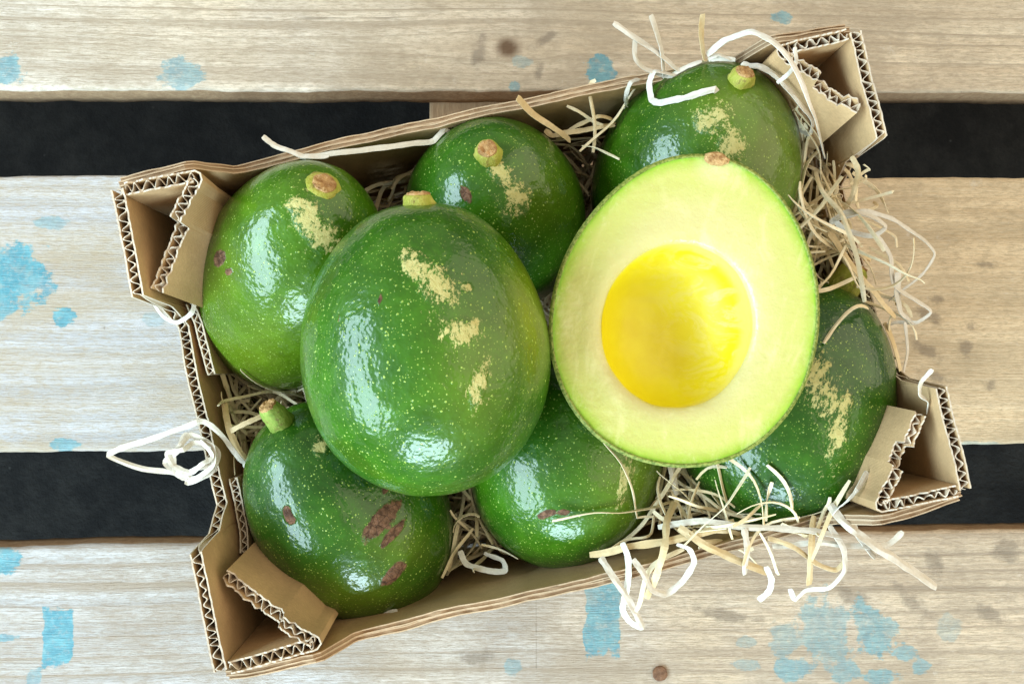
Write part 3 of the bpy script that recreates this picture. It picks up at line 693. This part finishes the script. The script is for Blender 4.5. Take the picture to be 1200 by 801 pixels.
heap(560, 0.02, 0.11, -0.087, -0.05, 0.03, 0.100)
heap(240, 0.0, 0.06, 0.03, 0.088, 0.02, 0.06)
heap(520, 0.100, 0.137, -0.01, 0.085, 0.03, 0.100, flat=0.6)
heap(60, 0.105, 0.139, 0.0, 0.07, 0.080, 0.106, flat=0.6)
heap(20, 0.035, 0.125, -0.096, -0.080, 0.108, 0.119, 0.0012, 0.0022, 0.02, 0.05, 0.25, 0.124, 1.0, 0.112)
heap(30, 0.128, 0.146, -0.02, 0.05, 0.092, 0.110, 0.0012, 0.0022, 0.02, 0.05, 0.4, 0.118, 1.0, 0.087, 0.155)
heap(9, 0.030, 0.075, 0.066, 0.086, 0.098, 0.110, 0.0010, 0.0018, 0.02, 0.045, 0.5, 0.130, 1.0, 0.1)
heap(110, -0.080, -0.020, 0.050, 0.086, 0.035, 0.078)
ww = link_mesh('wood_wool', V, F, M['straw']); tag(ww, 'fine curly wood wool bedding packed between the fruit', 'wood wool', kind='stuff')

def shaving(label, pts, width=0.0026, mat='white_shaving', tw0=0.2, tw=0.6, per=8):
    """pts: (px, py, z) of a point on the strand"""
    path = catmull([at(*p) for p in pts], per); path = [q + Vector((fbm(q.x * 70, q.y * 70, 1, 2), fbm(q.x * 70, q.y * 70, 5, 2), fbm(q.x * 70, q.y * 70, 9, 2))) * 0.0008 for q in path]
    pushed = [push_out(q, 0.0012) for q in path]; path = [b if (a - b).length < 0.010 else a for a, b in zip(path, pushed)]
    path = [path[0]] + [(path[i - 1] + path[i] * 2 + path[i + 1]) / 4 for i in range(1, len(path) - 1)] + [path[-1]]
    v = []; f = []; ribbon_geo(path, width * 1.2, 0.00024, tw0, tw * 0.6, v, f, sum(p[0] for p in pts) % 97)
    c = sum((Vector(q) for q in v), Vector()) / len(v)
    o = link_mesh('wood_shaving', [tuple(Vector(q) - c) for q in v], f, M[mat]); o.location = c
    return tag(o, label, 'shaving', 'loose wood shavings')

zr = 0.113
shaving('thin white shaving poking out over the back wall above the back left avocado', [(308, 159, .118), (322, 170, .117), (338, 176, .117), (358, 184, .116), (385, 183, .116)], 0.0021)
shaving('pale shaving lying along the inside of the back wall, left of the middle avocado', [(352, 186, .115), (400, 178, .116), (450, 173, .114), (505, 166, .108), (540, 172, .10)], 0.0022, tw=-0.3)
shaving('small shaving ring hooked over the left end wall', [(246, 332, .094), (233, 332, .098), (229, 348, .100), (224, 366, .100), (206, 378, .098), (190, 370, .092), (181, 356, .086)], 0.0018, tw=0.9)
curl = [(296, 552, .085), (278, 535, .095), (262, 512, .100), (240, 494, .103), (222, 497, .104), (176, 514, .103), (128, 531, .101), (150, 545, .100), (195, 553, .101), (222, 558, .103)]
for k in range(26):
    a = 1.7 - k * 0.86; rad = 31 - 9 * (k % 5 == 3) - 14 * (k % 7 == 5) - 0.25 * k
    curl.append((223 + math.cos(a) * rad + 3 * math.sin(k * 0.9), 534 + math.sin(a) * rad * 0.92 + 3 * math.cos(k * 1.3), .102 + 0.0022 * math.sin(k * 1.7) + k * 0.0001))
shaving('long white shaving with a spiral curl hanging over the left end wall', curl, 0.0021, tw=0.5)
shaving('white shaving draped across the back right avocado', [(869, 122, .122), (835, 125, .124), (803, 130, .122), (778, 129, .118), (764, 118, .116), (761, 98, .117), (768, 84, .119), (790, 88, .118)], 0.0024, tw=1.0)
shaving('straight white shaving pointing up left above the back wall', [(718, 27, .126), (745, 45, .124), (772, 62, .122), (800, 89, .116)], 0.0024)
shaving('white upright shaving crossing a straight one above the back wall', [(762, 18, .130), (770, 40, .126), (776, 62, .122), (778, 92, .116)], 0.0022, tw=1.2)
shaving('bent white shaving looped left behind the back right avocado', [(744, 47, .124), (745, 68, .122), (758, 82, .119), (790, 92, .116), (822, 84, .116)], 0.0019, tw=0.5)
shaving('short hooked shaving at the back wall left of the back right avocado', [(737, 128, .100), (735, 112, .110), (740, 97, .114), (750, 93, .112)], 0.0017)
shaving('tan upright sliver behind the back right avocado', [(823, 17, .132), (822, 45, .126), (826, 78, .116)], 0.0024, 'tan_shaving')
shaving('long white shaving arching from the back wall over the back right post', [(828, 64, .120), (848, 48, .128), (880, 38, .138), (908, 50, .142), (930, 78, .141), (945, 110, .139), (956, 142, .130), (967, 184, .112)], 0.0026, tw=0.7)
shaving('white shaving along the back right post, below the arching one', [(868, 79, .122), (890, 78, .128), (912, 92, .128), (936, 118, .126), (952, 142, .118), (949, 156, .112), (930, 146, .108)], 0.0026, tw=0.7)
shaving('small white crescent shaving on the back right post', [(931, 55, .142), (932, 72, .139), (924, 86, .138), (911, 97, .136)], 0.0016)
shaving('curled white shaving beside the stalk of the back right avocado', [(857, 84, .118), (838, 78, .118), (830, 70, .119), (842, 64, .121), (856, 70, .121)], 0.0018)
shaving('tan stick shaving leaning over the back wall right of the middle avocado', [(606, 114, .124), (625, 132, .118), (645, 148, .110), (668, 166, .098)], 0.0028, 'tan_shaving', tw=0.2)
shaving('tan shaving lying in the dark gap behind the cut half', [(630, 166, .094), (665, 156, .098), (700, 150, .100), (722, 146, .098)], 0.0024, 'tan_shaving')
shaving('arched tan shaving in the dark gap behind the cut half', [(650, 168, .092), (675, 148, .098), (700, 137, .102), (718, 140, .100), (725, 150, .094)], 0.0017, 'tan_shaving')
shaving('long white shaving looping far out over the right end wall', [(985, 255, .108), (1012, 248, .112), (1045, 256, .112), (1072, 272, .110), (1096, 298, .108), (1082, 320, .106), (1060, 338, .104), (1042, 352, .102)], 0.0021, tw=1.6)
shaving('crinkled white shaving bundle at the top of the right end wall', [(972, 262, .108), (992, 248, .112), (1020, 254, .114), (1038, 266, .112), (1022, 276, .110), (990, 270, .108), (978, 258, .110), (1005, 250, .115), (1030, 260, .115)], 0.0022, tw=1.5)
shaving('long tan shaving running down inside the right end wall', [(970, 272, .104), (990, 300, .106), (1012, 330, .107), (1035, 358, .108), (1050, 372, .106)], 0.0028, 'tan_shaving')
shaving('folded white shaving hanging over the right end wall below the far loop', [(1028, 276, .110), (1044, 300, .108), (1046, 330, .107), (1068, 348, .106), (1090, 364, .105), (1074, 378, .103), (1050, 378, .102), (1029, 386, .100)], 0.0021, tw=1.4)
shaving('short broad white shaving on the right end wall', [(1052, 318, .108), (1053, 345, .106), (1058, 368, .104), (1070, 378, .102)], 0.0032, tw=1.1)
shaving('bent tan shaving below the folded one on the right end wall', [(1028, 385, .100), (1045, 398, .103), (1049, 418, .103), (1042, 438, .100)], 0.0022, 'tan_shaving')
shaving('thin white shaving hanging straight down along the right end wall', [(1060, 378, .104), (1063, 410, .102), (1058, 440, .100), (1061, 478, .098)], 0.0015, tw=1.3)
shaving('wispy shaving curling above the front right post', [(1093, 433, .136), (1080, 446, .134), (1078, 462, .132), (1087, 470, .130), (1086, 484, .126)], 0.0018, tw=1.1)
shaving('tan shaving arched at the corner below the back right post', [(986, 250, .100), (1000, 228, .108), (1006, 202, .112), (998, 184, .114)], 0.0020, 'tan_shaving')
shaving('white shaving folded into a sharp point hanging lowest over the front wall', [(702, 652, .110), (716, 672, .113), (735, 700, .110), (752, 734, .104), (736, 726, .104), (729, 712, .106), (734, 690, .110), (736, 655, .112), (730, 636, .110)], 0.0026, tw=0.9, per=10)
shaving('white looped shaving hanging over the front wall right of the pointed one', [(742, 656, .113), (752, 670, .114), (764, 690, .112), (782, 695, .110), (800, 680, .110), (813, 658, .112), (808, 643, .113), (793, 637, .112)], 0.0024, tw=1.2)
shaving('tan shaving crossing the looped one down over the front wall', [(758, 700, .108), (770, 672, .114), (779, 640, .115), (780, 612, .108), (790, 588, .098)], 0.0027, 'tan_shaving', tw=0.4)
shaving('long tan shaving slanting right along the front wall under the heap', [(690, 650, .104), (745, 640, .110), (800, 630, .112), (845, 618, .112)], 0.0028, 'tan_shaving')
shaving('tan shaving slanting down right past the front wall, left of a vertical strand', [(796, 618, .112), (830, 640, .114), (868, 658, .112), (900, 671, .108)], 0.0030, 'tan_shaving', tw=0.3)
shaving('white horizontal shaving under the front right avocado', [(770, 618, .106), (820, 610, .112), (880, 617, .115), (940, 620, .117), (985, 628, .116)], 0.0024, tw=0.7)
shaving('vertical white strand hanging over the front wall under the front right avocado', [(872, 618, .116), (875, 640, .116), (873, 672, .110)], 0.0026, tw=0.5)
shaving('tan vertical strand hanging over the front wall near the front right post', [(955, 605, .112), (951, 640, .116), (948, 686, .110)], 0.0028, 'tan_shaving', tw=0.3)
shaving('hooked white shaving at the bottom of the front right bundle', [(972, 615, .116), (990, 645, .116), (990, 668, .112), (972, 688, .108), (945, 692, .106), (932, 704, .103), (926, 690, .102)], 0.0024, tw=1.0)
shaving('thin tan shaving looping below the front right avocado', [(900, 630, .114), (930, 640, .115), (955, 660, .113), (980, 668, .112), (992, 655, .112)], 0.0019, 'tan_shaving', tw=1.0)
shaving('short white tail hanging left of the hooked shaving', [(888, 703, .104), (902, 692, .106), (905, 678, .108), (898, 664, .110)], 0.0023)
shaving('thick straight white shaving slanting down right from the front right post', [(972, 592, .118), (990, 612, .120), (1015, 632, .118), (1055, 660, .112), (1098, 687, .104)], 0.0034, tw=0.3)
shaving('white shaving curving right under the front right post', [(905, 640, .112), (960, 636, .114), (1010, 640, .114), (1040, 638, .112), (1058, 622, .112)], 0.0021, tw=0.8)
shaving('short white end under the front right post', [(995, 606, .118), (1008, 630, .115), (1024, 652, .110)], 0.0025)
shaving('twisted white shaving wedged between the front right avocado and its post', [(1016, 554, .122), (1004, 572, .124), (990, 588, .122), (975, 602, .118)], 0.0030, tw=2.2)
shaving('blueish white strand in the gap under the cut half', [(786, 545, .095), (790, 562, .096), (794, 580, .094)], 0.0030)
shaving('white bent shaving on the bedding right of the scabbed avocado', [(540, 646, .082), (548, 662, .084), (572, 668, .086), (592, 668, .086), (590, 656, .084), (568, 648, .082)], 0.0024, tw=0.8)
shaving('pale sliver under the scabbed avocado at the front wall', [(420, 724, .090), (445, 722, .094), (466, 716, .096)], 0.0028)
shaving('tan shaving curling from the bedding beside the left end wall', [(262, 470, .080), (268, 500, .086), (280, 530, .088), (300, 548, .084), (312, 540, .078)], 0.0026, 'tan_shaving', tw=0.8)
shaving('long thin tan shaving bridging the bedding left of the top avocado', [(268, 508, .086), (290, 494, .090), (312, 484, .090), (332, 478, .086)], 0.0022, 'tan_shaving', tw=0.8)
